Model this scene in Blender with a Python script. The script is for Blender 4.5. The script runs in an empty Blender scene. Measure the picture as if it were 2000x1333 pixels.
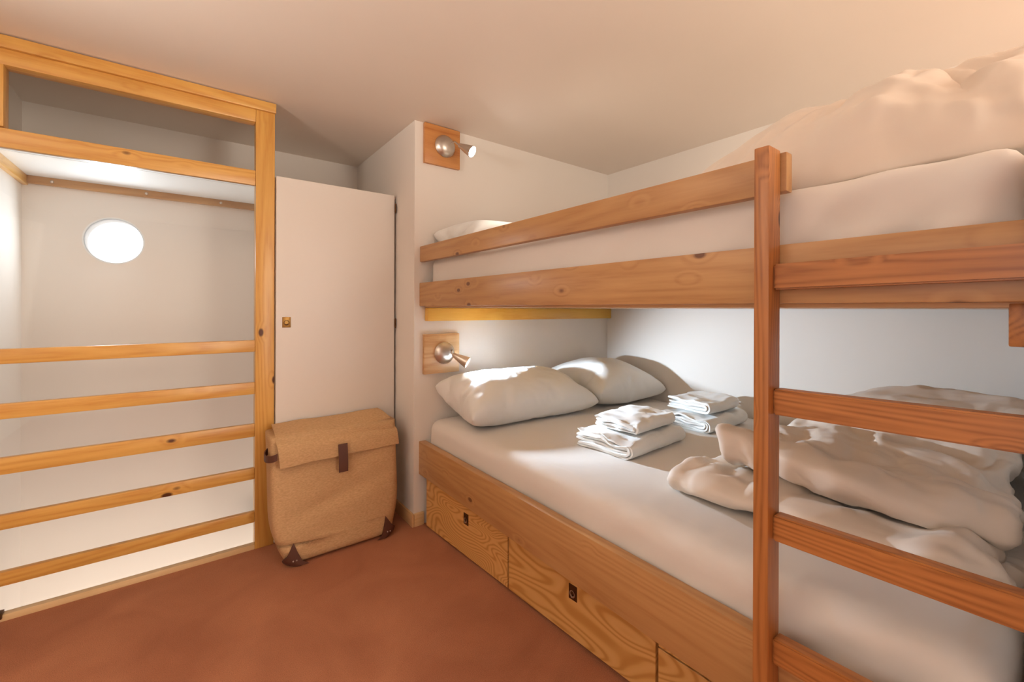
import bpy, bmesh, math, random
from mathutils import Vector, Matrix, noise

scene = bpy.context.scene
COL = scene.collection
R = math.radians

# ------------------------------------------------------------------ camera
EYE = Vector((0, 0, 1.10))
YAW, ROLL, FPX, HORIZON = R(37.1), R(0.2), 845.0, 603.5
fw = Vector((math.sin(YAW), math.cos(YAW), 0))
rt = Vector((math.cos(YAW), -math.sin(YAW), 0))
rr = rt * math.cos(ROLL) + Vector((0, 0, 1)) * math.sin(ROLL)
uu = -rt * math.sin(ROLL) + Vector((0, 0, 1)) * math.cos(ROLL)
cam_data = bpy.data.cameras.new('camera')
cam = bpy.data.objects.new('camera', cam_data)
COL.objects.link(cam)
cam.matrix_world = Matrix(((rr.x, uu.x, -fw.x, EYE.x), (rr.y, uu.y, -fw.y, EYE.y), (rr.z, uu.z, -fw.z, EYE.z), (0, 0, 0, 1)))
cam_data.sensor_width = 36
cam_data.lens = 36 * FPX / 2000
cam_data.shift_y = -(666.5 - HORIZON) / 2000
cam_data.clip_start = 0.02
scene.camera = cam

# ------------------------------------------------------------------ world, lights, exposure
world = bpy.data.worlds.new('sky')
scene.world = world
world.use_nodes = True
bg = world.node_tree.nodes['Background']
bg.inputs[0].default_value = (0.86, 0.94, 1.0, 1)
bg.inputs[1].default_value = 1.0
scene.view_settings.view_transform = 'Standard'
scene.view_settings.look = 'None'
scene.view_settings.gamma = 1
scene.view_settings.use_curve_mapping = False
scene.cycles.caustics_reflective = False
scene.view_settings.exposure = 0.98


def light(name, kind, loc, energy, color, aim=None, **kw):
    d = bpy.data.lights.new(name, kind)
    d.energy, d.color = energy, color
    for k, v in kw.items():
        setattr(d, k, v)
    o = bpy.data.objects.new(name, d)
    o.location = loc
    if aim is not None:
        o.rotation_euler = (Vector(aim) - Vector(loc)).to_track_quat('-Z', 'Y').to_euler()
    COL.objects.link(o)
    return o


# unseen fill lamps added for brightness, then daylight at the round window
light('side_fill', 'AREA', (-1.17, -0.28, 1.25), 1.0, (1.0, 0.90, 0.80), (0.6, 0.5, 1.0), shape='RECTANGLE', size=0.85, size_y=1.1)  # soft side fill, added at an invented window
light('rear_fill', 'AREA', (1.30, -1.6, 1.2), 25, (1.0, 0.90, 0.75), (0.2, 1.6, 1.2), shape='RECTANGLE', size=0.9, size_y=1.8)  # broad fill added at the rear, behind an invented opening
light('ceiling_fill', 'SPOT', (-1.08, 0.95, 1.56), 44, (1.0, 0.95, 0.86), (-0.72, 1.0, 2.05), spot_size=R(122), spot_blend=0.6, shadow_soft_size=0.08)  # added upward spot, brightens the ceiling from the left
light('warm_ceiling_fill', 'SPOT', (1.45, -0.80, 1.50), 6, (1.0, 0.48, 0.18), (1.50, -0.65, 2.0), spot_size=R(135), spot_blend=0.5, shadow_soft_size=0.08)  # added orange spot, warms the right end of the ceiling
light('stairwell_fill', 'AREA', (-0.15, 2.62, -1.45), 7.5, (0.93, 0.96, 0.95), (-0.15, 2.62, 1.0), shape='RECTANGLE', size=0.8, size_y=0.55)  # upward fill added on the stairwell floor to even out its walls
light('porthole_daylight', 'AREA', (-0.284, 2.93, 1.435), 1.5, (0.80, 0.92, 1.0), (-0.286, 1.5, 1.2), shape='DISK', size=0.2)

# ------------------------------------------------------------------ materials
MAT = {}


def newmat(name):
    m = bpy.data.materials.new(name)
    m.use_nodes = True
    MAT[name] = m
    nt = m.node_tree
    return m, nt, nt.nodes['Principled BSDF']


def N(nt, kind, **kw):
    n = nt.nodes.new(kind)
    for k, v in kw.items():
        if k.startswith('i_'):
            n.inputs[k[2:].replace('_', ' ')].default_value = v
        else:
            setattr(n, k, v)
    return n


def ramp(nt, stops):
    n = nt.nodes.new('ShaderNodeValToRGB')
    e = n.color_ramp.elements
    while len(e) < len(stops):
        e.new(0.5)
    for k, (p, c) in enumerate(stops):
        e[k].position = p
        e[k].color = (*c, 1) if len(c) == 3 else c
    return n


def lin(h):
    """sRGB 0-255 triple to linear"""
    return tuple((c / 255 / 12.92) if c / 255 <= 0.04045 else ((c / 255 + 0.055) / 1.055) ** 2.4 for c in h)


def bump(nt, b, height, strength, dist=0.002):
    n = N(nt, 'ShaderNodeBump', i_Strength=strength, i_Distance=dist)
    nt.links.new(height, n.inputs['Height'])
    nt.links.new(n.outputs[0], b.inputs['Normal'])


def plaster(name, c):
    m, nt, b = newmat(name)
    tc = N(nt, 'ShaderNodeTexCoord')
    n1 = N(nt, 'ShaderNodeTexNoise', i_Scale=1.7, i_Detail=2.0)
    n2 = N(nt, 'ShaderNodeTexNoise', i_Scale=220.0, i_Detail=3.0)
    for n in (n1, n2):
        nt.links.new(tc.outputs['Object'], n.inputs['Vector'])
    r = ramp(nt, [(0.3, tuple(v * 0.97 for v in c)), (0.7, c)])
    nt.links.new(n1.outputs['Fac'], r.inputs[0])
    nt.links.new(r.outputs[0], b.inputs['Base Color'])
    b.inputs['Roughness'].default_value = 0.62
    bump(nt, b, n2.outputs['Fac'], 0.08, 0.001)
    return m


def wood(name, axis, light_c, dark_c, knot_c, ring=26.0, gloss=0.38, knots=5.0, warp=1.0, coat=0.15):
    """straight grained softwood: bands across the board, stretched along `axis`, with scattered knots"""
    m, nt, b = newmat(name)
    L = nt.links
    tc = N(nt, 'ShaderNodeTexCoord')
    rnd = N(nt, 'ShaderNodeObjectInfo')
    mul = N(nt, 'ShaderNodeMath', operation='MULTIPLY')
    mul.inputs[1].default_value = 7.3
    L.new(rnd.outputs['Random'], mul.inputs[0])
    add = N(nt, 'ShaderNodeVectorMath', operation='ADD')
    L.new(tc.outputs['Object'], add.inputs[0])
    L.new(mul.outputs[0], add.inputs[1])
    sc = [1.0, 1.0, 1.0]
    sc[axis] = 0.07
    mp = N(nt, 'ShaderNodeMapping')
    mp.inputs['Scale'].default_value = sc
    L.new(add.outputs[0], mp.inputs['Vector'])
    # knots: sparse voronoi cells, squeezed a little along the grain
    ks = [1.0, 1.0, 1.0]
    ks[axis] = 0.55
    mk = N(nt, 'ShaderNodeMapping')
    mk.inputs['Scale'].default_value = ks
    L.new(add.outputs[0], mk.inputs['Vector'])
    vo = N(nt, 'ShaderNodeTexVoronoi', i_Scale=knots, i_Randomness=1.0)
    L.new(mk.outputs[0], vo.inputs['Vector'])
    kr = ramp(nt, [(0.075, (1, 1, 1)), (0.125, (0, 0, 0))])
    L.new(vo.outputs['Distance'], kr.inputs[0])
    halo = ramp(nt, [(0.05, (1, 1, 1)), (0.3, (0, 0, 0))])
    L.new(vo.outputs['Distance'], halo.inputs[0])
    # grain
    wn = N(nt, 'ShaderNodeTexNoise', i_Scale=5.0 * warp, i_Detail=2.0)
    L.new(mp.outputs[0], wn.inputs['Vector'])
    mw = N(nt, 'ShaderNodeMath', operation='MULTIPLY')
    mw.inputs[1].default_value = 2.2
    L.new(wn.outputs['Fac'], mw.inputs[0])
    hw = N(nt, 'ShaderNodeMath', operation='MULTIPLY')
    hw.inputs[1].default_value = 0.16
    L.new(halo.outputs[0], hw.inputs[0])
    s1 = N(nt, 'ShaderNodeMath', operation='ADD')
    L.new(mw.outputs[0], s1.inputs[0])
    L.new(hw.outputs[0], s1.inputs[1])
    s2 = N(nt, 'ShaderNodeMath', operation='MULTIPLY')
    s2.inputs[1].default_value = ring
    L.new(s1.outputs[0], s2.inputs[0])
    sn = N(nt, 'ShaderNodeMath', operation='SINE')
    L.new(s2.outputs[0], sn.inputs[0])
    mr = N(nt, 'ShaderNodeMapRange')
    mr.inputs['From Min'].default_value = -1
    L.new(sn.outputs[0], mr.inputs['Value'])
    fine = N(nt, 'ShaderNodeTexNoise', i_Scale=150.0, i_Detail=3.0)
    L.new(mp.outputs[0], fine.inputs['Vector'])
    mx0 = N(nt, 'ShaderNodeMix', data_type='FLOAT')
    mx0.inputs['Factor'].default_value = 0.62
    L.new(mr.outputs[0], mx0.inputs[2])
    L.new(fine.outputs['Fac'], mx0.inputs[3])
    cr = ramp(nt, [(0.18, light_c), (0.60, tuple((a * 0.55 + d * 0.45) for a, d in zip(light_c, dark_c))), (0.85, dark_c)])
    L.new(mx0.outputs[0], cr.inputs[0])
    big = N(nt, 'ShaderNodeTexNoise', i_Scale=2.2, i_Detail=1.0)
    L.new(add.outputs[0], big.inputs['Vector'])
    tint = ramp(nt, [(0.3, (0.86, 0.82, 0.78)), (0.7, (1.0, 1.0, 1.0))])
    L.new(big.outputs['Fac'], tint.inputs[0])
    mt = N(nt, 'ShaderNodeMix', data_type='RGBA', blend_type='MULTIPLY')
    mt.inputs['Factor'].default_value = 1.0
    L.new(cr.outputs[0], mt.inputs[6])
    L.new(tint.outputs[0], mt.inputs[7])
    mxk = N(nt, 'ShaderNodeMix', data_type='RGBA')
    L.new(kr.outputs[0], mxk.inputs['Factor'])
    L.new(mt.outputs[2], mxk.inputs[6])
    mxk.inputs[7].default_value = (*knot_c, 1)
    L.new(mxk.outputs[2], b.inputs['Base Color'])
    b.inputs['Roughness'].default_value = gloss
    b.inputs['Coat Weight'].default_value = coat
    b.inputs['Coat Roughness'].default_value = 0.25
    bump(nt, b, mx0.outputs[0], 0.12, 0.0008)
    return m


def flame_ply(name):
    """rotary-cut softwood veneer of the drawer fronts: wandering cathedral grain"""
    m, nt, b = newmat(name)
    L = nt.links
    tc = N(nt, 'ShaderNodeTexCoord')
    rnd = N(nt, 'ShaderNodeObjectInfo')
    mul = N(nt, 'ShaderNodeMath', operation='MULTIPLY')
    mul.inputs[1].default_value = 5.0
    L.new(rnd.outputs['Random'], mul.inputs[0])
    add = N(nt, 'ShaderNodeVectorMath', operation='ADD')
    L.new(tc.outputs['Object'], add.inputs[0])
    L.new(mul.outputs[0], add.inputs[1])
    mp = N(nt, 'ShaderNodeMapping')
    mp.inputs['Scale'].default_value = (1.0, 0.42, 1.25)
    L.new(add.outputs[0], mp.inputs['Vector'])
    n = N(nt, 'ShaderNodeTexNoise', i_Scale=5.0, i_Detail=1.2, i_Distortion=0.6)
    n.inputs['Roughness'].default_value = 0.35
    L.new(mp.outputs[0], n.inputs['Vector'])
    a = N(nt, 'ShaderNodeMath', operation='MULTIPLY')
    a.inputs[1].default_value = 170.0
    L.new(n.outputs['Fac'], a.inputs[0])
    s = N(nt, 'ShaderNodeMath', operation='SINE')
    L.new(a.outputs[0], s.inputs[0])
    mr = N(nt, 'ShaderNodeMapRange')
    mr.inputs['From Min'].default_value = -1
    L.new(s.outputs[0], mr.inputs['Value'])
    c = ramp(nt, [(0.0, lin((224, 172, 106))), (0.55, lin((218, 164, 96))), (0.98, lin((198, 140, 72)))])
    L.new(mr.outputs[0], c.inputs[0])
    L.new(c.outputs[0], b.inputs['Base Color'])
    b.inputs['Roughness'].default_value = 0.42
    bump(nt, b, mr.outputs[0], 0.08, 0.0006)
    return m


def fabric(name, c, rough=0.75, scale=900.0, strength=0.15, sheen=0.15, wrinkle=0.0, wscale=9.0, wdist=0.006, crease=False):
    m, nt, b = newmat(name)
    L = nt.links
    tc = N(nt, 'ShaderNodeTexCoord')
    n = N(nt, 'ShaderNodeTexNoise', i_Scale=scale, i_Detail=2.0)
    L.new(tc.outputs['Object'], n.inputs['Vector'])
    b.inputs['Base Color'].default_value = (*c, 1)
    b.inputs['Roughness'].default_value = rough
    b.inputs['Sheen Weight'].default_value = sheen
    bump(nt, b, n.outputs['Fac'], strength, 0.0006)
    if wrinkle:
        w = N(nt, 'ShaderNodeTexNoise', i_Scale=wscale, i_Detail=3.0, i_Distortion=1.2)
        w.inputs['Roughness'].default_value = 0.45
        if crease:
            w.noise_type = 'RIDGED_MULTIFRACTAL'
            w.inputs['Detail'].default_value = 1.5
            w.inputs['Distortion'].default_value = 0.7
            mp = N(nt, 'ShaderNodeMapping')
            mp.inputs['Rotation'].default_value = (0.5, 0.4, 0.6)
            mp.inputs['Scale'].default_value = (1.0, 0.45, 1.2)
            L.new(tc.outputs['Object'], mp.inputs['Vector'])
            L.new(mp.outputs[0], w.inputs['Vector'])
        else:
            L.new(tc.outputs['Object'], w.inputs['Vector'])
        bw = N(nt, 'ShaderNodeBump', i_Strength=wrinkle, i_Distance=wdist)
        L.new(w.outputs['Fac'], bw.inputs['Height'])
        L.new(bw.outputs[0], nt.nodes['Bump'].inputs['Normal'])
    return m


def plain(name, c, rough=0.5, metal=0.0, emit=None, estr=0.0):
    m, nt, b = newmat(name)
    b.inputs['Base Color'].default_value = (*c, 1)
    b.inputs['Roughness'].default_value = rough
    b.inputs['Metallic'].default_value = metal
    if emit:
        b.inputs['Emission Color'].default_value = (*emit, 1)
        b.inputs['Emission Strength'].default_value = estr
    return m


WHITE = lin((238, 228, 216))
plaster('wall_paint', lin((240, 231, 222)))
plaster('ceiling_paint', lin((241, 228, 216)))
plain('door_paint', lin((238, 230, 222)), 0.45)
plain('shelf_paint', lin((240, 240, 238)), 0.4)

LC, DC, KC = lin((222, 158, 84)), lin((190, 112, 44)), lin((92, 48, 22))
for ax, s in enumerate('xyz'):
    wood('varnished_pine_' + s, ax, lin((236, 184, 100)), lin((214, 150, 70)), KC, ring=48, gloss=0.32, knots=10.0)
    wood('bunk_pine_' + s, ax, lin((204, 156, 102)), lin((182, 130, 80)), lin((112, 66, 36)), ring=60, gloss=0.42, knots=12.0)
    wood('ladder_larch_' + s, ax, lin((200, 132, 72)), lin((148, 88, 42)), lin((70, 34, 16)), ring=110, gloss=0.36, knots=11.0)
wood('bracket_pine_x', 0, lin((246, 196, 92)), lin((226, 158, 48)), KC, ring=16, knots=6.0)
wood('pale_pine_x', 0, lin((240, 206, 158)), lin((222, 178, 120)), lin((150, 96, 60)), ring=14, knots=3.0, coat=0)
wood('pale_pine_y', 1, lin((232, 190, 140)), lin((208, 158, 104)), lin((140, 86, 50)), ring=14, knots=6.0, coat=0)
wood('orange_plate_wood', 0, lin((222, 156, 90)), lin((190, 112, 52)), lin((110, 60, 30)), ring=20, knots=2.0)
wood('pale_plate_wood', 0, lin((228, 190, 140)), lin((196, 140, 88)), lin((110, 60, 30)), ring=30, knots=2.0)
flame_ply('drawer_veneer')
fabric('white_sheet', lin((230, 222, 214)), 0.7, 700, 0.08, 0.1, wrinkle=0.3, wscale=5.0, wdist=0.01)
fabric('white_pillowcase', lin((238, 236, 232)), 0.55, 700, 0.05, 0.15, wrinkle=0.25, wscale=7, wdist=0.008)
fabric('duvet_cover', lin((230, 215, 200)), 0.6, 700, 0.04, 0.15, wrinkle=1.0, wscale=7.0, wdist=0.03, crease=True)
fabric('terry', lin((240, 238, 234)), 0.95, 420, 0.9, 0.4)
fabric('brown_leather', lin((92, 54, 40)), 0.55, 260, 0.3, 0.0)
plain('brushed_steel', lin((208, 198, 188)), 0.34, 0.95)
plain('brass', lin((150, 112, 62)), 0.35, 1.0)
plain('gap_shade', lin((40, 24, 14)), 0.8)  # colour of the shade in the wardrobe door gaps
plain('aged_brass', lin((96, 66, 40)), 0.4, 0.8)
plain('bulb_glow', (1, 1, 1), 0.3, 0.0, (0.93, 0.97, 1.0), 22.0)
plain('lamp_globe', (1, 1, 1), 0.3, 0.0, (1.0, 0.72, 0.45), 0.3)


def jute():
    m, nt, b = newmat('jute')
    L = nt.links
    tc = N(nt, 'ShaderNodeTexCoord')
    w1 = N(nt, 'ShaderNodeTexWave', i_Scale=150.0, i_Distortion=1.5)
    w1.bands_direction = 'X'
    w2 = N(nt, 'ShaderNodeTexWave', i_Scale=150.0, i_Distortion=1.5)
    w2.bands_direction = 'Z'
    n = N(nt, 'ShaderNodeTexNoise', i_Scale=160.0, i_Detail=4.0)
    mp = N(nt, 'ShaderNodeMapping')
    mp.inputs['Scale'].default_value = (0.6, 1, 1.6)
    L.new(tc.outputs['Object'], mp.inputs['Vector'])
    L.new(mp.outputs[0], n.inputs['Vector'])
    for w in (w1, w2):
        L.new(tc.outputs['Object'], w.inputs['Vector'])
    ad = N(nt, 'ShaderNodeMath', operation='ADD')
    L.new(w1.outputs['Fac'], ad.inputs[0])
    L.new(w2.outputs['Fac'], ad.inputs[1])
    r = ramp(nt, [(0.3, lin((200, 158, 112))), (0.7, lin((220, 180, 134)))])
    L.new(n.outputs['Fac'], r.inputs[0])
    L.new(r.outputs[0], b.inputs['Base Color'])
    b.inputs['Roughness'].default_value = 0.9
    bump(nt, b, ad.outputs[0], 0.35, 0.0008)


jute()


def carpet():
    m, nt, b = newmat('brown_carpet')
    L = nt.links
    tc = N(nt, 'ShaderNodeTexCoord')
    n1 = N(nt, 'ShaderNodeTexNoise', i_Scale=3.2, i_Detail=4.0, i_Distortion=0.8)
    n2 = N(nt, 'ShaderNodeTexNoise', i_Scale=420.0, i_Detail=2.0)
    for n in (n1, n2):
        L.new(tc.outputs['Object'], n.inputs['Vector'])
    r1 = ramp(nt, [(0.3, lin((172, 108, 76))), (0.7, lin((196, 130, 94)))])
    L.new(n1.outputs['Fac'], r1.inputs[0])
    r2 = ramp(nt, [(0.3, (0.72, 0.72, 0.72)), (0.7, (1.12, 1.12, 1.12))])
    L.new(n2.outputs['Fac'], r2.inputs[0])
    mx = N(nt, 'ShaderNodeMix', data_type='RGBA', blend_type='MULTIPLY')
    mx.inputs['Factor'].default_value = 1
    L.new(r1.outputs[0], mx.inputs[6])
    L.new(r2.outputs[0], mx.inputs[7])
    L.new(mx.outputs[2], b.inputs['Base Color'])
    b.inputs['Roughness'].default_value = 0.95
    b.inputs['Sheen Weight'].default_value = 0.3
    b.inputs['Sheen Tint'].default_value = (*lin((200, 140, 110)), 1)
    bump(nt, b, n2.outputs['Fac'], 0.8, 0.003)


carpet()


def glass():
    m, nt, b = newmat('clear_pane')
    b.inputs['Base Color'].default_value = (1, 1, 1, 1)
    b.inputs['Roughness'].default_value = 0.0
    b.inputs['IOR'].default_value = 1.45
    b.inputs['Transmission Weight'].default_value = 1.0
    # thin clear sheet: shadows pass through
    L = nt.links
    lp = N(nt, 'ShaderNodeFresnel', i_IOR=1.5)
    tr = N(nt, 'ShaderNodeBsdfTransparent')
    gl = N(nt, 'ShaderNodeBsdfGlossy', i_Roughness=0.02)
    mx = N(nt, 'ShaderNodeMixShader')
    L.new(lp.outputs[0], mx.inputs[0])
    L.new(tr.outputs[0], mx.inputs[1])
    L.new(gl.outputs[0], mx.inputs[2])
    L.new(mx.outputs[0], nt.nodes['Material Output'].inputs['Surface'])


glass()


# ------------------------------------------------------------------ builders
def finish(name, bm, mat, parent=None, smooth=False, label=None, cat=None, group=None, kind=None, auto=None, recalc=True):
    if recalc:
        bmesh.ops.recalc_face_normals(bm, faces=bm.faces)
    me = bpy.data.meshes.new(name)
    bm.to_mesh(me)
    bm.free()
    me.materials.append(MAT[mat])
    if smooth:
        for p in me.polygons:
            p.use_smooth = True
    if auto is not None:
        me.set_sharp_from_angle(angle=R(auto))
    o = bpy.data.objects.new(name, me)
    COL.objects.link(o)
    if parent is not None:
        o.parent = parent
        o.matrix_parent_inverse = Matrix.Translation(parent.location).inverted() if parent.type == 'EMPTY' else Matrix()
    tag(o, label, cat, group, kind)
    return o


def tag(o, label=None, cat=None, group=None, kind=None):
    for k, v in (('label', label), ('category', cat), ('group', group), ('kind', kind)):
        if v:
            o[k] = v


def thing(name, loc, label, cat, group=None):
    o = bpy.data.objects.new(name, None)
    o.empty_display_size = 0.05
    o.location = loc
    COL.objects.link(o)
    tag(o, label, cat, group)
    return o


def box(bm, x0, x1, y0, y1, z0, z1, bev=0.0, seg=2, rot=0.0, pivot=None):
    g = bmesh.ops.create_cube(bm, size=1)
    vs = g['verts']
    for v in vs:
        v.co = Vector(((x0 + x1) / 2 + v.co.x * (x1 - x0), (y0 + y1) / 2 + v.co.y * (y1 - y0), (z0 + z1) / 2 + v.co.z * (z1 - z0)))
    if rot:
        bmesh.ops.rotate(bm, verts=vs, cent=pivot or ((x0 + x1) / 2, (y0 + y1) / 2, 0), matrix=Matrix.Rotation(rot, 3, 'Z'))
    if bev:
        es = {e for v in vs for e in v.link_edges}
        bmesh.ops.bevel(bm, geom=list(es), offset=bev, segments=seg, affect='EDGES', profile=0.6)
    return vs


def obox(name, mat, dims, parent=None, bev=0.003, **kw):
    bm = bmesh.new()
    box(bm, *dims, bev=bev)
    return finish(name, bm, mat, parent, smooth=bev > 0, auto=35 if bev > 0 else None, **kw)


def wall_with_hole(name, mat, axis, pos, thick, u0, u1, z0, z1, cu, cz, r, **kw):
    """wall slab with a round hole; axis 'y' = plane facing y, 'x' = plane facing x"""
    bm = bmesh.new()
    n = 48

    def P(u, z, d):
        return (u, pos + d, z) if axis == 'y' else (pos + d, u, z)
    rings = []
    for d in (0, thick):
        ring = [bm.verts.new(P(cu + r * math.cos(2 * math.pi * k / n), cz + r * math.sin(2 * math.pi * k / n), d)) for k in range(n)]
        out = []
        for k in range(n):
            a = 2 * math.pi * k / n
            c, s = math.cos(a), math.sin(a)
            t = min((u1 - cu) / c if c > 1e-6 else (u0 - cu) / c if c < -1e-6 else 1e9, (z1 - cz) / s if s > 1e-6 else (z0 - cz) / s if s < -1e-6 else 1e9)
            out.append([cu + t * c, cz + t * s])
        for (uu_, zz_) in ((u0, z0), (u1, z0), (u0, z1), (u1, z1)):
            k = min(range(n), key=lambda q: (out[q][0] - uu_) ** 2 + (out[q][1] - zz_) ** 2)
            out[k] = [uu_, zz_]
        out = [bm.verts.new(P(u, z, d)) for u, z in out]
        rings.append((ring, out))
    for ring, out in rings:
        for k in range(n):
            bm.faces.new((ring[k], ring[(k + 1) % n], out[(k + 1) % n], out[k]))
    for k in range(n):
        bm.faces.new((rings[0][0][k], rings[0][0][(k + 1) % n], rings[1][0][(k + 1) % n], rings[1][0][k]))
        bm.faces.new((rings[0][1][k], rings[0][1][(k + 1) % n], rings[1][1][(k + 1) % n], rings[1][1][k]))
    return finish(name, bm, mat, **kw)


def tube(bm, pts, rad, seg=12, caps=True):
    pts = [Vector(p) for p in pts]
    rad = rad if isinstance(rad, (list, tuple)) else [rad] * len(pts)
    rings = []
    ref = Vector((0, 0, 1))
    for i, p in enumerate(pts):
        t = (pts[min(i + 1, len(pts) - 1)] - pts[max(i - 1, 0)]).normalized()
        a = t.cross(ref)
        if a.length < 1e-3:
            a = t.cross(Vector((1, 0, 0)))
        a.normalize()
        b_ = t.cross(a).normalized()
        rings.append([bm.verts.new(p + (a * math.cos(2 * math.pi * k / seg) + b_ * math.sin(2 * math.pi * k / seg)) * rad[i]) for k in range(seg)])
    for r0, r1 in zip(rings, rings[1:]):
        for k in range(seg):
            bm.faces.new((r0[k], r0[(k + 1) % seg], r1[(k + 1) % seg], r1[k]))
    if caps:
        bm.faces.new(rings[0])
        bm.faces.new(rings[-1])


def lathe(bm, c, d, prof, seg=32, close0=True, close1=True):
    """profile [(distance along d, radius)] turned about the axis through c along d"""
    c, d = Vector(c), Vector(d).normalized()
    tube(bm, [c + d * 0], [0.0001], 3, False) if False else None
    ref = Vector((0, 0, 1)) if abs(d.z) < 0.9 else Vector((1, 0, 0))
    a = d.cross(ref).normalized()
    b_ = d.cross(a).normalized()
    rings = [[bm.verts.new(c + d * h + (a * math.cos(2 * math.pi * k / seg) + b_ * math.sin(2 * math.pi * k / seg)) * max(r, 1e-4)) for k in range(seg)] for h, r in prof]
    for r0, r1 in zip(rings, rings[1:]):
        for k in range(seg):
            bm.faces.new((r0[k], r0[(k + 1) % seg], r1[(k + 1) % seg], r1[k]))
    if close0:
        bm.faces.new(rings[0])
    if close1:
        bm.faces.new(rings[-1])


def soft_box(bm, x0, x1, y0, y1, z0, z1, r, step, disp=None):
    """densely gridded box with edges rounded to radius r; disp(point, normal) -> offset vector"""
    c = Vector(((x0 + x1) / 2, (y0 + y1) / 2, (z0 + z1) / 2))
    h = Vector(((x1 - x0) / 2, (y1 - y0) / 2, (z1 - z0) / 2))
    cnt = [max(2, int(round(2 * h[k] / step))) for k in range(3)]
    verts = {}

    def V(i, j, k):
        key = (i, j, k)
        if key not in verts:
            p = Vector((-h.x + 2 * h.x * i / cnt[0], -h.y + 2 * h.y * j / cnt[1], -h.z + 2 * h.z * k / cnt[2]))
            q = Vector([max(-(h[a] - r), min(h[a] - r, p[a])) for a in range(3)])
            dlt = p - q
            if dlt.length > 1e-9:
                n = dlt.normalized()
                p = q + n * r
            else:
                n = Vector((0, 0, 1))
            p = p + c
            if disp:
                p = p + disp(p, n)
            verts[key] = bm.verts.new(p)
        return verts[key]
    for a in range(3):
        u, w = [(1, 2), (2, 0), (0, 1)][a]
        for side in (0, cnt[a]):
            for i in range(cnt[u]):
                for j in range(cnt[w]):
                    quad = []
                    for di, dj in ((0, 0), (1, 0), (1, 1), (0, 1)):
                        idx = [0, 0, 0]
                        idx[a], idx[u], idx[w] = side, i + di, j + dj
                        quad.append(V(*idx))
                    if side == 0:
                        quad.reverse()
                    bm.faces.new(quad)


# ------------------------------------------------------------------ room shell
CEIL = 2.05
HX, HY = 0.922, 2.036        # outer corner of the head wall
RX = 2.387                   # long wall
BY = 2.95                    # back wall of the stairwell and recess


def struct(name, mat, dims):
    return obox(name, mat, dims, bev=0, kind='structure')


bm = bmesh.new()
box(bm, -1.3, RX + 0.1, -1.75, 2.285, -0.15, 0)
box(bm, 0.335, RX + 0.1, 2.285, 3.1, -0.15, 0)
finish('floor', bm, 'brown_carpet', kind='structure')
struct('ceiling', 'ceiling_paint', (-1.35, RX + 0.15, -1.85, 3.15, CEIL, CEIL + 0.12))
bm = bmesh.new()
box(bm, HX, RX + 0.12, HY, HY + 0.09, 0, CEIL)
finish('wall_head', bm, 'wall_paint', kind='structure')
struct('wall_recess', 'wall_paint', (HX, HX + 0.09, HY + 0.09, BY, 0, CEIL))
struct('wall_long', 'wall_paint', (RX, RX + 0.12, -1.75, HY, 0, CEIL))
struct('wall_foot', 'wall_paint', (0.96, RX, -0.10, 0.018, 0, 1.34))
PW = (-0.284, 1.435, 0.118)
wall_with_hole('wall_back', 'wall_paint', 'y', BY, 0.16, -0.72, 1.05, -1.5, CEIL, PW[0], PW[1], PW[2], kind='structure')
wall_with_hole('wall_stairwell', 'wall_paint', 'x', -0.60, -0.12, 2.31, BY, -1.5, CEIL, 2.515, 1.42, 0.12, kind='structure')
struct('wall_landing', 'wall_paint', (-0.72, 0.335, 2.287, 2.31, -1.5, -0.15))
struct('wall_stair_side', 'wall_paint', (0.335, 0.42, 2.287, BY, -1.5, -0.0))
struct('stairwell_floor', 'brown_carpet', (-0.72, 0.42, 2.25, BY + 0.1, -1.6, -1.5))
# unseen rear of the room; its window and door openings are added to admit light
bm = bmesh.new()
for d in ((0, -1.75, -0.75), (0, 0.20, 2.31)):
    box(bm, -1.30, -1.20, d[1], d[2], 0, CEIL)
box(bm, -1.30, -1.20, -0.75, 0.20, 0, 0.65)
box(bm, -1.30, -1.20, -0.75, 0.20, 1.85, CEIL)
finish('wall_left', bm, 'wall_paint', kind='structure')
struct('wall_left_return', 'wall_paint', (-1.30, -0.601, 2.304, 2.43, 0, CEIL))
bm = bmesh.new()
wy0, wy1 = -1.75, -1.65
box(bm, -1.3, 0.95, wy0, wy1, 0, CEIL)
box(bm, 1.70, RX, wy0, wy1, 0, CEIL)
box(bm, 0.95, 1.70, wy0, wy1, 1.98, CEIL)
finish('wall_rear', bm, 'wall_paint', kind='structure')


def round_window(name, cx, cy, cz, r, axis, depth):
    bm = bmesh.new()
    d = (0, 1, 0) if axis == 'y' else (-1, 0, 0)
    lathe(bm, (cx, cy, cz), d, [(0.0, r), (0.001, r - 0.006), (0.012, r - 0.008), (0.012, r)], 48, False, False)
    fr = finish(name, bm, 'shelf_paint', kind='structure', smooth=True, auto=40)
    bm = bmesh.new()
    lathe(bm, (cx, cy, cz), d, [(0.006, r - 0.007), (0.010, r - 0.007)], 48)
    finish('pane', bm, 'clear_pane', parent=fr)
    return fr


round_window('window_1', PW[0], BY, PW[1], PW[2], 'y', 0.16)
round_window('window_2', -0.60, 2.515, 1.42, 0.12, 'x', 0.12)
bm = bmesh.new()
for d in ((-0.75, -0.70, 0.65, 1.85), (0.15, 0.20, 0.65, 1.85), (-0.70, 0.15, 0.65, 0.70), (-0.70, 0.15, 1.80, 1.85), (-0.29, -0.25, 0.70, 1.80)):
    box(bm, -1.28, -1.22, d[0], d[1], d[2], d[3])
finish('window_added', bm, 'shelf_paint', kind='structure')  # window frame out of view, added to go with the side fill

# skirting boards
def skirt(name, dims, mat):
    obox(name, mat, dims, bev=0.004, kind='structure')


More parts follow.
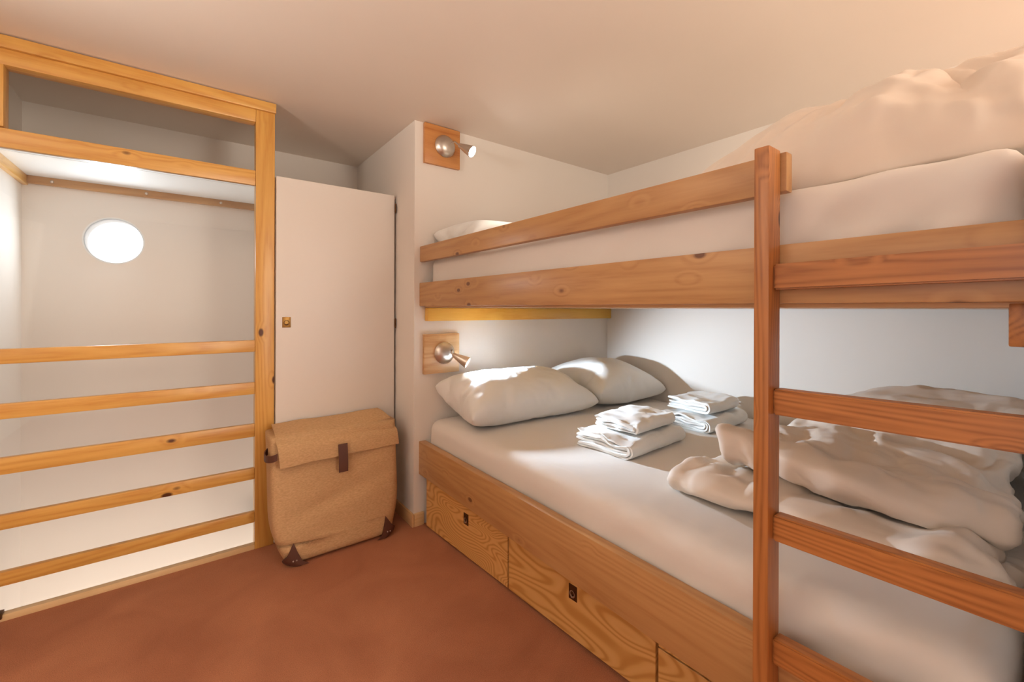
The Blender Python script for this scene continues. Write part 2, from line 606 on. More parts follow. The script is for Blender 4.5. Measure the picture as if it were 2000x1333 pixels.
skirt('baseboard_recess', (HX - 0.012, HX, HY - 0.012, 2.262, 0, 0.066), 'pale_pine_y')
skirt('baseboard_head', (HX - 0.0, 0.975, HY - 0.012, HY, 0, 0.066), 'pale_pine_x')

# ------------------------------------------------------------------ stair barrier
BF = 2.273
bar = thing('stair_barrier', (-0.1, BF + 0.03, 0), 'varnished pine barrier of horizontal rails over a clear pane, guarding the open stairwell', 'railing')
obox('post', 'varnished_pine_z', (0.256, 0.333, BF, BF + 0.06, 0, 2.003), bar, 0.004)
obox('post', 'varnished_pine_z', (-0.585, -0.506, BF, BF + 0.06, 1.73, 1.948), bar, 0.004)
obox('top_board', 'varnished_pine_x', (-1.0, 0.336, BF - 0.012, BF + 0.10, 2.003, 2.046), bar, 0.003)
obox('top_beam', 'varnished_pine_x', (-1.0, 0.256, BF, BF + 0.06, 1.946, 2.003), bar, 0.004)
for z0, z1 in ((1.658, 1.726), (0.900, 0.953), (0.707, 0.761), (0.513, 0.572), (0.320, 0.371), (0.123, 0.172)):
    obox('rail', 'varnished_pine_x', (-1.0, 0.256, BF + 0.002, BF + 0.026, z0, z1), bar, 0.004)
obox('sill_board', 'pale_pine_x', (-1.0, 0.256, BF + 0.002, BF + 0.03, 0, 0.023), bar, 0.002)
obox('clear_pane', 'clear_pane', (-0.99, 0.252, BF + 0.027, BF + 0.031, 0.02, 1.655), bar, 0)
obox('pane_clip', 'aged_brass', (-0.53, -0.505, BF - 0.006, BF + 0.027, 0.012, 0.032), bar, 0.002)

# ------------------------------------------------------------------ storage loft over the stairwell
loft = thing('storage_loft', (0.1, 2.6, 1.70), 'white boarded loft shelf over the stairwell with pine battens beneath', 'shelf')
obox('panel', 'shelf_paint', (-0.60, 0.33, 2.335, BY, 1.708, 1.722), loft, 0)
bt = obox('batten', 'bunk_pine_x', (-0.58, 0.33, BY - 0.022, BY, 1.672, 1.708), loft, 0.002)
for x in (-0.50, -0.16, 0.16):
    bm = bmesh.new()
    lathe(bm, (x, BY - 0.022, 1.69), (0, -1, 0), [(0, 0.007), (0.003, 0.006), (0.004, 0.003)], 16)
    finish('screw', bm, 'brushed_steel', parent=bt, smooth=True)
obox('batten', 'varnished_pine_y', (-0.60, -0.58, 2.335, BY, 1.665, 1.708), loft, 0.002)

# ------------------------------------------------------------------ wardrobe
wd = thing('wardrobe', (0.62, 2.27, 0), 'built-in white wardrobe with one tall plain door, behind the jute laundry bag', 'wardrobe')
bm = bmesh.new()
box(bm, 0.336, 0.920, 2.285, BY - 0.002, 1.700, 1.712)
box(bm, 0.336, 0.345, 2.285, BY - 0.002, 0, 1.700)
box(bm, 0.912, 0.920, 2.290, BY - 0.002, 0, 1.700)
box(bm, 0.345, 0.912, 2.290, 2.30, 0, 0.03)
finish('carcass', bm, 'door_paint', parent=wd)
obox('gap_shade_panel', 'gap_shade', (0.345, 0.912, 2.33, 2.335, 0.03, 1.700), wd, 0)  # dark sheet close behind the door, paints the shade in its gaps
dr = obox('door', 'door_paint', (0.338, 0.909, 2.265, 2.283, 0.035, 1.714), wd, 0.0015)
fp = obox('flush_pull', 'brass', (0.364, 0.400, 2.2635, 2.266, 1.008, 1.057), dr, 0.001)
bm = bmesh.new()
lathe(bm, (0.382, 2.264, 1.030), (0, -1, 0), [(-0.004, 0.010), (0.001, 0.010), (0.001, 0.012), (0.0025, 0.0125), (0.0025, 0.0095), (-0.004, 0.009)], 24, True, True)
tube(bm, [(0.376, 2.2625, 1.024), (0.382, 2.2595, 1.021), (0.388, 2.2625, 1.024)], 0.0018, 8)
finish('pull_ring', bm, 'aged_brass', parent=dr, smooth=True, auto=40)
for z in (1.645, 1.02, 0.12):
    bm = bmesh.new()
    tube(bm, [(0.9135, 2.262, z - 0.025), (0.9135, 2.262, z + 0.025)], 0.004, 10)
    finish('hinge', bm, 'aged_brass', parent=dr, smooth=True, auto=40)

# ------------------------------------------------------------------ laundry bag
bag = thing('laundry_bag', (0.57, 2.12, 0), 'tan jute laundry bag with folded flap top and dark leather corners, on the carpet', 'laundry bag')


def bag_front(u, v):
    """u 0..1 across, v 0..1 up, front sheet of the bag body"""
    x0 = 0.335 - 0.045 * min(1, v / 0.45) ** 0.8
    x1 = 0.80 + 0.045 * min(1, v / 0.45) ** 0.8
    return x0, x1


def bag_body():
    bm = bmesh.new()
    nu, nv = 44, 26
    rings = []
    H = 0.545
    for j in range(nv + 1):
        v = j / nv
        z = H * v
        # outline at this height: rounded rectangle, bulging in the middle
        grow = min(1, v / 0.40)
        e = 1 - (1 - grow) ** 2
        xa, xb = 0.352 - 0.062 * e, 0.808 + 0.036 * e
        bulge = math.sin(math.pi * min(1, v * 1.05)) ** 0.7 * 0.012
        ya = 2.022 + 0.045 * v - bulge
        yb = 2.150 + 0.100 * v
        r = 0.030 + 0.02 * (1 - v)
        if j == 0:
            xa, xb, ya, yb = xa + 0.02, xb - 0.02, ya + 0.02, yb - 0.01
        ring = []
        per = []
        n = nu * 2
        w, d = xb - xa, yb - ya
        pts = []
        for (cx, cy, a0) in ((xb - r, ya + r, -90), (xb - r, yb - r, 0), (xa + r, yb - r, 90), (xa + r, ya + r, 180)):
            for k in range(7):
                a = R(a0 + 90 * k / 6)
                pts.append(Vector((cx + r * math.cos(a), cy + r * math.sin(a), 0)))
        # fill straight sides
        full = []
        for k in range(len(pts)):
            p, q = pts[k], pts[(k + 1) % len(pts)]
            full.append(p)
            if (q - p).length > 0.05:
                m = 24 if (q - p).length > 0.2 else 6
                for s in range(1, m):
                    full.append(p.lerp(q, s / m))
        for p in full:
            nn = noise.noise(Vector((p.x * 5.0, p.y * 5, z * 4.0)))
            n2 = noise.noise(Vector((p.x * 11.0 + 3, 7.1, z * 7.0)))
            off = (nn * 0.014 + n2 * 0.005) * min(1, v * 5) * (1 - 0.6 * v)
            # one deep crease from the left middle towards the right
            cz = 0.20 + 0.25 * (p.x - 0.35)
            off += 0.012 * math.exp(-((z - cz) / 0.035) ** 2) * (1 if p.y < 2.1 else 0) * math.sin(math.pi * min(1, max(0, (p.x - xa) / w)))
            ring.append(bm.verts.new((p.x, min(p.y + off, 2.252), z + (0.004 if j == 0 else 0))))
        rings.append(ring)
    for a, b_ in zip(rings, rings[1:]):
        m = len(a)
        for k in range(m):
            bm.faces.new((a[k], a[(k + 1) % m], b_[(k + 1) % m], b_[k]))
    bm.faces.new(rings[0])
    bm.faces.new(rings[-1])
    return finish('body', bm, 'jute', parent=bag, smooth=True)


bag_body()


def ribbon_sheet(bm, rows, thick):
    """rows: list of lists of points; closes into a solid of given thickness along averaged normals"""
    nr, nc = len(rows), len(rows[0])
    P = [[Vector(p) for p in r] for r in rows]
    Nn = []
    for i in range(nr):
        line = []
        for j in range(nc):
            a = P[min(i + 1, nr - 1)][j] - P[max(i - 1, 0)][j]
            b_ = P[i][min(j + 1, nc - 1)] - P[i][max(j - 1, 0)]
            line.append(a.cross(b_).normalized())
        Nn.append(line)
    F = [[bm.verts.new(P[i][j]) for j in range(nc)] for i in range(nr)]
    G = [[bm.verts.new(P[i][j] - Nn[i][j] * thick) for j in range(nc)] for i in range(nr)]
    for i in range(nr - 1):
        for j in range(nc - 1):
            bm.faces.new((F[i][j], F[i][j + 1], F[i + 1][j + 1], F[i + 1][j]))
            bm.faces.new((G[i][j], G[i + 1][j], G[i + 1][j + 1], G[i][j + 1]))
    for i in range(nr - 1):
        bm.faces.new((F[i][0], F[i + 1][0], G[i + 1][0], G[i][0]))
        bm.faces.new((F[i][-1], G[i][-1], G[i + 1][-1], F[i + 1][-1]))
    for j in range(nc - 1):
        bm.faces.new((F[0][j], G[0][j], G[0][j + 1], F[0][j + 1]))
        bm.faces.new((F[-1][j], F[-1][j + 1], G[-1][j + 1], G[-1][j]))


def lerp(a, b_, t):
    return a + (b_ - a) * t


# flap: from the back edge over the top and down the front
bm = bmesh.new()
rows = []
nf = 26
for i in range(nf + 1):
    t = i / nf
    row = []
    for j in range(31):
        u = j / 30
        BL, BR = Vector((0.318, 2.248, 0.566)), Vector((0.812, 2.250, 0.574))
        FL, FR = Vector((0.308, 2.045, 0.543)), Vector((0.842, 2.070, 0.520))
        DL, DR = Vector((0.318, 2.014, 0.432)), Vector((0.848, 2.045, 0.432))
        b0, f0, d0 = BL.lerp(BR, u), FL.lerp(FR, u), DL.lerp(DR, u)
        if t < 0.60:
            p = b0.lerp(f0, t / 0.60)
            p.z += 0.010 * math.sin(math.pi * t / 0.6)
        else:
            p = f0.lerp(d0, (t - 0.60) / 0.40)
            p.y -= 0.008 * math.sin(math.pi * (t - 0.6) / 0.4)
        rdd = math.exp(-((t - 0.60) / 0.05) ** 2) * 0.010
        p.z -= rdd
        p.y += rdd * 0.8
        p.z += 0.006 * noise.noise(Vector((u * 4, t * 3, 1.3))) + (0.010 * math.sin(math.pi * u) - 0.004) * (1 if t > 0.6 else 0) * (t - 0.6)
        p.y -= 0.003 * noise.noise(Vector((u * 6, t * 3, 5.3)))
        row.append(p)
    rows.append(row)
ribbon_sheet(bm, rows, 0.007)
fl = finish('flap', bm, 'jute', parent=bag, smooth=True, auto=60)
# leather closure strap
bm = bmesh.new()
rows = [[(x, 2.014 + 0.012 * (1 - t) - 0.004 * math.sin(math.pi * t), lerp(0.485, 0.362, t)) for x in (0.553, 0.566, 0.580, 0.593)] for t in [k / 10 for k in range(11)]]
ribbon_sheet(bm, rows, -0.004)
finish('closure_strap', bm, 'brown_leather', parent=bag, smooth=True, auto=40, label='dark brown leather strap closing the flap')
# side carry handle, left
bm = bmesh.new()
path = []
for k in range(17):
    a = R(-100 + 200 * k / 16)
    path.append(Vector((0.303 - 0.030 * math.cos(a) - 0.0, 2.085 - 0.065 * math.sin(a) * -1, 0.478 - 0.012 * math.cos(a))))
rows = [[p + Vector((0, 0, -0.014)), p, p + Vector((0, 0, 0.014))] for p in path]
ribbon_sheet(bm, rows, 0.004)
finish('carry_handle', bm, 'brown_leather', parent=bag, smooth=True, auto=40, label='dark brown leather carry handle')


def bag_corner(right):
    bm = bmesh.new()
    rows = []
    n = 10
    for i in range(n + 1):
        t = i / n
        row = []
        for j in range(n + 1):
            s = j / n
            # triangle wrapped over the front corner, apex up
            a = lerp(-1, 1 - 2 * t, s)
            z = 0.004 + t * 0.100
            ang = a
            cx = 0.386 if not right else 0.760
            sg = -1 if not right else 1
            e = 1 - (1 - min(1, (z / 0.545) / 0.40)) ** 2
            edge = (0.352 - 0.062 * e) if not right else (0.808 + 0.036 * e)
            if z < 0.018:
                edge -= sg * (0.018 - z) * 1.2
            if ang < 0:     # along the front
                x = edge - sg * 0.022 + sg * ang * 0.042
                y = 2.0105 + 0.045 * z / 0.545
            else:           # around the side
                x = edge - sg * 0.022 * (1 - min(1, ang * 2.2)) ** 1.5 + sg * 0.004
                y = 2.0155 + ang * 0.055
            row.append((x, y, z))
        rows.append(row)
    ribbon_sheet(bm, rows, -0.004 if not right else 0.004)
    o = finish('corner_patch', bm, 'brown_leather', parent=bag, smooth=True, auto=50, label='dark leather corner patch')
    sg = -1 if not right else 1
    for dx in (0.006, 0.028):
        bm = bmesh.new()
        x = (0.362 if not right else 0.796) - sg * (0.002 + dx * 0.6)
        lathe(bm, (x, 2.009, 0.030), (0, -1, 0), [(0, 0.0035), (0.002, 0.003), (0.003, 0.0015)], 12)
        finish('rivet', bm, 'brushed_steel', parent=o, smooth=True)


bag_corner(False)
bag_corner(True)

# ------------------------------------------------------------------ reading lamps
def reading_lamp(zc, mat, label, head, aim, watt, spot, tone, plate_label):
    x0, x1 = 0.968, 1.172
    z0, z1 = zc - 0.102, zc + 0.102
    t = thing('reading_lamp', ((x0 + x1) / 2, HY, zc), label, 'wall lamp', 'reading lamps on square wooden plates')
    obox('back_plate', mat, (x0, x1, HY - 0.02, HY, z0, z1), t, 0.002, label=plate_label)
    cx, cz = (x0 + x1) / 2 + 0.012, zc + 0.002
    bm = bmesh.new()
    lathe(bm, (cx, HY - 0.02, cz), (0, -1, 0), [(0, 0.056), (0.004, 0.058), (0.008, 0.055), (0.018, 0.049), (0.026, 0.038), (0.031, 0.024), (0.033, 0.008)], 40, True, True)
    finish('wall_disc', bm, 'brushed_steel', parent=t, smooth=True, auto=50)
    head, aim = Vector(head), Vector(aim).normalized()
    start = Vector((cx + 0.022, HY - 0.045, cz + 0.012))
    base = head - aim * 0.086
    pts = []
    c1, c2 = start + Vector((0.01, -0.035, 0.012)), base - aim * 0.03
    for k in range(15):
        s = k / 14
        pts.append(start * (1 - s) ** 3 + c1 * 3 * s * (1 - s) ** 2 + c2 * 3 * s * s * (1 - s) + base * s ** 3)
    bm = bmesh.new()
    tube(bm, pts, 0.0042, 12)
    finish('arm', bm, 'brushed_steel', parent=t, smooth=True, auto=50)
    bm = bmesh.new()
    lathe(bm, base - aim * 0.004, aim, [(0, 0.007), (0.006, 0.011), (0.026, 0.016), (0.055, 0.023), (0.082, 0.0285), (0.090, 0.030), (0.090, 0.0275), (0.078, 0.0255), (0.040, 0.012)], 32, True, True)
    lh = finish('lamp_head', bm, 'brushed_steel', parent=t, smooth=True, auto=50)
    bm = bmesh.new()
    lathe(bm, base + aim * 0.072, aim, [(0, 0.023), (0.008, 0.0250), (0.011, 0.020), (0.012, 0.004)], 32, True, True)
    finish('bulb', bm, 'bulb_glow', parent=lh, smooth=True, auto=50)
    light('reading_lamp_beam', 'SPOT', head + aim * 0.012, watt, tone, head + aim, spot_size=R(spot), spot_blend=0.7, shadow_soft_size=0.012)


reading_lamp(1.945, 'orange_plate_wood', 'upper reading lamp on an orange wood plate, near the ceiling above the top bunk', (1.150, 1.855, 1.888), (0.45, -0.72, -0.50), 6.0, 108, (1.0, 0.88, 0.74), 'orange toned wooden plate')
reading_lamp(0.866, 'pale_plate_wood', 'lower reading lamp on a pale wood plate, above the pillows of the lower bed', (1.150, 1.892, 0.824), (0.62, -0.62, -0.46), 38.0, 122, (0.66, 0.83, 1.0), 'pale wooden plate with a dark grain figure')

# ------------------------------------------------------------------ lower bed
FX = 0.949                   # outer face of the long rails
bed = thing('lower_bed', (1.6, 1.03, 0), 'lower pine platform bed with three drawers beneath its long side rail', 'bed')
obox('side_rail', 'bunk_pine_y', (FX, FX + 0.036, 0.02, HY - 0.001, 0.260, 0.426), bed, 0.003)
bm = bmesh.new()
box(bm, FX + 0.04, RX - 0.002, 0.02, HY - 0.002, 0.300, 0.330)
box(bm, 1.12, 1.16, 0.02, HY - 0.002, 0.0, 0.300)
finish('bed_base', bm, 'bunk_pine_y', parent=bed)


def drawer(ya, yb, z0, z1, pull_y=None, pull_z=None):
    """front in the slightly skewed drawer plane through (0.968, 1.985) and (1.040, 0.75)"""
    def X(y):
        return 0.968 + (1.985 - y) * 0.0585
    ang = math.atan(0.0585)
    bm = bmesh.new()
    g = []
    for y, z in ((ya, z0), (yb, z0), (yb, z1), (ya, z1)):
        g.append(((X(y), y, z), (X(y) + 0.018, y, z)))
    f = [bm.verts.new(a) for a, _ in g]
    b_ = [bm.verts.new(b) for _, b in g]
    bm.faces.new(f)
    bm.faces.new(b_)
    for k in range(4):
        bm.faces.new((f[k], f[(k + 1) % 4], b_[(k + 1) % 4], b_[k]))
    bmesh.ops.bevel(bm, geom=bm.edges[:], offset=0.0012, segments=1, affect='EDGES')
    o = finish('drawer', bm, 'drawer_veneer', parent=bed)
    if pull_y:
        bm = bmesh.new()
        box(bm, X(pull_y) - 0.0015, X(pull_y) + 0.002, pull_y - 0.018, pull_y + 0.018, pull_z - 0.025, pull_z + 0.025, 0.001, 1, rot=ang, pivot=(X(pull_y), pull_y, pull_z))
        fpp = finish('flush_pull', bm, 'aged_brass', parent=o)
        bm = bmesh.new()
        c = Vector((X(pull_y) - 0.0015, pull_y, pull_z - 0.004))
        lathe(bm, c, (-1, 0, 0), [(-0.003, 0.009), (0.001, 0.009), (0.001, 0.0115), (0.0025, 0.012), (0.0025, 0.0095), (-0.002, 0.009)], 24)
        tube(bm, [c + Vector((-0.001, -0.006, -0.005)), c + Vector((-0.005, 0, -0.009)), c + Vector((-0.001, 0.006, -0.005))], 0.0018, 8)
        finish('pull_ring', bm, 'brushed_steel', parent=fpp, smooth=True, auto=40)
    return o


drawer(1.353, 1.985, 0.012, 0.268, 1.636, 0.174)
drawer(0.714, 1.345, 0.012, 0.268, 1.016, 0.163)
drawer(0.05, 0.706, 0.012, 0.166)
bm = bmesh.new()
box(bm, 1.044, 1.062, 0.05, 0.706, 0.170, 0.268, 0.001, 1, rot=math.atan(0.0585), pivot=(1.043, 0.706, 0))
finish('filler_panel', bm, 'drawer_veneer', parent=bed)


# ------------------------------------------------------------------ mattresses in white fitted sheets
def sheet_disp(zbot, ztop, y0, amp):
    def f(p, n):
        h = (p.z - zbot) / (ztop - zbot)
        o = Vector((0, 0, 0))
        o.z += 0.004 * noise.noise(Vector((p.x * 3.0, p.y * 3.0, 2.0)))
        if n.x < -0.3:
            # loose hem waving over the rail
            w = noise.noise(Vector((p.y * 5.0, h * 1.5, 4.0))) + 0.5 * noise.noise(Vector((p.y * 13.0, h * 2.5, 9.0)))
            o.x += -amp * w * (1 - h) - amp * 0.2
            rdg = 1 - abs(noise.noise(Vector((p.y * 6.0 + h * 1.6, h * 1.2, 11.0)))) * 3.2
            o.x -= 0.9 * amp * max(rdg, -0.5) * max(0.0, 1 - p.y / 1.1)
        # gathered folds towards the foot end corner
        q = max(0.0, 1 - abs(p.y - y0) / 0.42)
        if q > 0 and n.x < 0.3:
            o.x -= 0.016 * q * math.sin(p.y * 46 + h * 5.0 + 2 * noise.noise(Vector((p.y * 4, h * 3, 1)))) * (1 - 0.5 * h)
        return o
    return f


bm = bmesh.new()
soft_box(bm, 0.996, RX - 0.006, 0.068, 2.028, 0.334, 0.536, 0.055, 0.022, sheet_disp(0.334, 0.53, 0.07, 0.010))
finish('mattress', bm, 'white_sheet', smooth=True, label='lower mattress in a smooth white fitted sheet, on the platform bed', cat='mattress')
bm = bmesh.new()
soft_box(bm, 0.992, RX - 0.006, 0.050, 1.990, 1.134, 1.352, 0.035, 0.018, sheet_disp(1.134, 1.352, 0.07, 0.012))
finish('mattress', bm, 'white_sheet', smooth=True, label='upper mattress in a rumpled white fitted sheet, on the top bunk', cat='mattress')

# ------------------------------------------------------------------ upper bunk
ub = thing('upper_bunk', (1.6, 1.03, 1.11), 'upper bunk of wide pine beam, guard rail and slatted base, fixed between the walls', 'bunk bed')
obox('side_beam', 'bunk_pine_y', (FX, FX + 0.034, 0.02, HY - 0.001, 1.112, 1.230), ub, 0.004)
obox('guard_rail', 'bunk_pine_y', (FX + 0.002, FX + 0.030, 0.356, HY - 0.001, 1.336, 1.415), ub, 0.004)
bm = bmesh.new()
box(bm, FX + 0.030, RX - 0.03, 0.03, HY - 0.003, 1.104, 1.132, 0.001, 1)
finish('bunk_base', bm, 'pale_pine_y', parent=ub)
obox('wall_bracket', 'bracket_pine_x', (0.980, RX - 0.002, HY - 0.036, HY - 0.001, 1.036, 1.103), ub, 0.003, label='glossy yellow pine bearer under the head end')
obox('wall_bracket', 'ladder_larch_x', (0.978, RX - 0.002, 0.028, 0.068, 1.046, 1.111), ub, 0.003)

# ------------------------------------------------------------------ ladder
ld = thing('ladder', (0.92, 0.2, 0), 'dark varnished larch ladder with square rungs, fixed to the front of the bunk', 'ladder')
obox('stile', 'ladder_larch_z', (0.896, FX - 0.001, 0.366, 0.394, 0, 1.418), ld, 0.003)
obox('stile', 'ladder_larch_z', (0.896, FX - 0.001, 0.010, 0.036, 0, 1.418), ld, 0.003)
for zt, rise in ((1.189, 0.004), (0.945, 0.008), (0.699, 0.009), (0.458, 0.010)):
    bm = bmesh.new()
    vs = box(bm, 0.916, FX - 0.003, 0.036, 0.366, zt - 0.050, zt, 0.0)
    for v in bm.verts:
        v.co.z += rise * (0.366 - v.co.y) / 0.33
    bmesh.ops.bevel(bm, geom=bm.edges[:], offset=0.003, segments=2, affect='EDGES')
    finish('rung', bm, 'ladder_larch_y', parent=ld, smooth=True, auto=35)


# ------------------------------------------------------------------ folded towels
def towel(name, x0, x1, y0, y1, z0, hgt, layers, label, seed, yaw=0.0, group='folded towels on the lower bed'):
    """nested hairpin folds, the closed side towards -Y"""
    bm = bmesh.new()
    th = hgt / (2 * layers) * 0.97
    nx = 26
    cxm, cym = (x0 + x1) / 2, (y0 + y1) / 2
    for L_ in range(layers):
        half = hgt / 2 - th * (L_ + 0.5)
        yend = y0 + th * (L_ + 0.5) + half
        zc = z0 + hgt / 2
        path = []
        back = y1 - 0.012 * ((L_ * 7 + seed) % 3)
        for k in range(13):
            path.append((lerp(back, yend, k / 12), zc - half))
        for k in range(1, 9):
            a = math.pi * k / 9
            path.append((yend - half * math.sin(a), zc - half * math.cos(a)))
        for k in range(13):
            path.append((lerp(yend, back, k / 12), zc + half))
        # outline of the thick ribbon
        m = len(path)
        up_, dn_ = [], []
        for i in range(m):
            a, b_ = path[max(i - 1, 0)], path[min(i + 1, m - 1)]
            t = Vector((b_[0] - a[0], b_[1] - a[1])).normalized()
            n = Vector((t.y, -t.x))
            h = th * 0.5 * (0.6 if i in (0, m - 1) else 1.0)
            up_.append((path[i][0] + n.x * h, path[i][1] + n.y * h))
            dn_.append((path[i][0] - n.x * h, path[i][1] - n.y * h))
        out = up_ + dn_[::-1]
        rings = []
        inset = 0.006 * ((L_ * 5 + seed) % 3)
        for i in range(nx + 1):
            s = i / nx
            x = lerp(x0 + inset, x1 - inset, s)
            shrink = 0.72 if i in (0, nx) else 1.0
            xo = 0.0 if i else 0.004
            ring = []
            for q, (y, z) in enumerate(out):
                mid = out[len(out) - 1 - q]
                yy = lerp((y + mid[0]) / 2, y, shrink)
                zz = lerp((z + mid[1]) / 2, z, shrink)
                lift = (zz - z0) / hgt
                nz = noise.noise(Vector((x * 9, yy * 9, seed + L_ * 0.25))) * 0.016 * lift
                nz += noise.noise(Vector((x * 30, yy * 30, seed + 3))) * 0.007 * lift
                if x < x0 + 0.04:
                    nz += noise.noise(Vector((yy * 16, L_ * 2.0, seed + 7))) * 0.014 * lift
                nx_ = noise.noise(Vector((yy * 14, zz * 40, seed + 9))) * 0.014 if i == 0 else 0
                ring.append(bm.verts.new((x + nx_ + xo, yy + 0.004 * noise.noise(Vector((x * 11, zz * 20, seed))), max(z0 + 0.0005, zz + nz - 0.001))))
            rings.append(ring)
        for r0, r1 in zip(rings, rings[1:]):
            k_ = len(r0)
            for k in range(k_):
                bm.faces.new((r0[k], r0[(k + 1) % k_], r1[(k + 1) % k_], r1[k]))
        k_ = len(out)
        for ring in (rings[0], rings[-1]):
            for k in range(m - 1):
                bm.faces.new((ring[k], ring[k + 1], ring[k_ - 2 - k], ring[k_ - 1 - k]))
    if yaw:
        bmesh.ops.rotate(bm, verts=bm.verts[:], cent=(cxm, cym, 0), matrix=Matrix.Rotation(yaw, 3, 'Z'))
    return finish(name, bm, 'terry', smooth=True, auto=60, label=label, cat='towel', group=group)


TZ = 0.5375
towel('bath_towel', 1.30, 1.70, 1.010, 1.290, TZ, 0.066, 3, 'white bath towel folded under a smaller one, in the stack nearest the bed rail', 1, R(3))
towel('hand_towel', 1.375, 1.66, 1.035, 1.265, TZ + 0.076, 0.050, 2, 'small white hand towel topping the stack nearest the bed rail', 4, R(3))
towel('bath_towel', 1.86, 2.23, 1.000, 1.275, TZ, 0.064, 3, 'white bath towel at the bottom of the stack nearest the long wall', 2, R(-1))
towel('hand_towel', 1.925, 2.20, 1.03, 1.265, TZ + 0.074, 0.052, 2, 'small white hand towel on top of the stack nearest the long wall', 7, R(-2))

# ------------------------------------------------------------------ unseen lamp bodies added to house the ceiling fills
fl_ = thing('added_uplighter', (1.45, -0.80, 0), 'added floor standing uplighter body out of view, for the warm ceiling fill', 'added lamp')
bm = bmesh.new()
lathe(bm, (1.45, -0.80, 0), (0, 0, 1), [(0, 0.13), (0.015, 0.13), (0.025, 0.05), (0.03, 0.012)], 32)
finish('base', bm, 'brushed_steel', parent=fl_, smooth=True, auto=40)
bm = bmesh.new()
tube(bm, [(1.45, -0.80, 0.025), (1.45, -0.80, 1.36)], 0.010, 12)
finish('pole', bm, 'brushed_steel', parent=fl_, smooth=True, auto=40)
bm = bmesh.new()
lathe(bm, (1.45, -0.80, 1.35), (0, 0, 1), [(0, 0.02), (0.04, 0.07), (0.09, 0.115), (0.12, 0.14), (0.12, 0.135), (0.09, 0.11), (0.045, 0.065), (0.03, 0.01)], 32)
finish('lamp_shade', bm, 'brushed_steel', parent=fl_, smooth=True, auto=60)

ws = thing('added_sconce', (-1.2, 0.95, 1.50), 'added half-bowl sconce body on the left wall out of view, for the ceiling fill', 'wall lamp')  # invented sconce, gives the left ceiling fill a body
bm = bmesh.new()
lathe(bm, (-1.2, 0.95, 1.50), (1, 0, 0), [(0, 0.04), (0.012, 0.04), (0.02, 0.03)], 24)
finish('wall_plate', bm, 'brushed_steel', parent=ws, smooth=True, auto=40)
bm = bmesh.new()
tube(bm, [(-1.185, 0.95, 1.50), (-1.13, 0.95, 1.47), (-1.08, 0.95, 1.475)], 0.008, 12)
finish('arm', bm, 'brushed_steel', parent=ws, smooth=True, auto=40)
bm = bmesh.new()
lathe(bm, (-1.08, 0.95, 1.47), (0, 0, 1), [(0, 0.02), (0.015, 0.055), (0.045, 0.085), (0.07, 0.095), (0.07, 0.090), (0.045, 0.078), (0.02, 0.04)], 32)
finish('lamp_shade', bm, 'shelf_paint', parent=ws, smooth=True, auto=60)


# ------------------------------------------------------------------ pillows and duvets: cloth settled by simulation
class Drape:
    """runs one cloth simulation against temporary colliders, then keeps the settled mesh only"""

    def __init__(self, gravity):
        scene.gravity = (0, 0, -gravity)
        self.tmp = []

    def collider(self, me, fr=20):
        o = bpy.data.objects.new('collider', me)
        COL.objects.link(o)
        o.modifiers.new('collision', 'COLLISION')
        o.collision.thickness_outer = 0.006
        o.collision.cloth_friction = fr
        self.tmp.append(o)

    def slab(self, p, u, v):
        p, u, v = map(Vector, (p, u, v))
        n = u.cross(v).normalized() * 0.15
        vs = [p - u - v, p + u - v, p + u + v, p - u + v]
        vs += [q - n for q in vs]
        me = bpy.data.meshes.new('collider')
        me.from_pydata([q[:] for q in vs], [], [(0, 1, 2, 3), (7, 6, 5, 4), (0, 4, 5, 1), (1, 5, 6, 2), (2, 6, 7, 3), (3, 7, 4, 0)])
        self.collider(me)

    def lump(self, c, r):
        bm = bmesh.new()
        bmesh.ops.create_icosphere(bm, subdivisions=4, radius=1)
        for v in bm.verts:
            v.co = Vector((v.co.x * r[0] + c[0], v.co.y * r[1] + c[1], v.co.z * r[2] + c[2]))
        me = bpy.data.meshes.new('collider')
        bm.to_mesh(me)
        bm.free()
        self.collider(me, 30)

    def settle(self, o, frames, press, mass, bend, tens, quality, damp, grow, selfcol=True, shift=(0, 0, 0)):
        m = o.modifiers.new('cloth', 'CLOTH')
        s = m.settings
        s.quality, s.mass = quality, mass
        s.tension_stiffness = s.compression_stiffness = tens
        s.shear_stiffness, s.bending_stiffness = tens * 0.6, bend
        s.tension_damping = s.compression_damping = s.shear_damping = damp
        s.bending_damping, s.air_damping = 0.5, 2
        s.use_pressure, s.uniform_pressure_force = press > 0, press
        s.shrink_min = grow
        c = m.collision_settings
        c.collision_quality, c.distance_min = 4, 0.008
        c.use_self_collision, c.self_distance_min, c.self_friction = selfcol, 0.008, 5
        m.point_cache.frame_start, m.point_cache.frame_end = 1, frames + 5
        for f in range(1, frames + 1):
            scene.frame_set(f)
        dg = bpy.context.evaluated_depsgraph_get()
        me = bpy.data.meshes.new_from_object(o.evaluated_get(dg))
        o.modifiers.clear()
        o.data = me
        for v in me.vertices:
            v.co += Vector(shift)
        for p in me.polygons:
            p.use_smooth = True
        for q in self.tmp:
            bpy.data.objects.remove(q)
        scene.frame_set(1)
        sub = o.modifiers.new('smooth', 'SUBSURF')
        sub.levels = sub.render_levels = 1
        return o


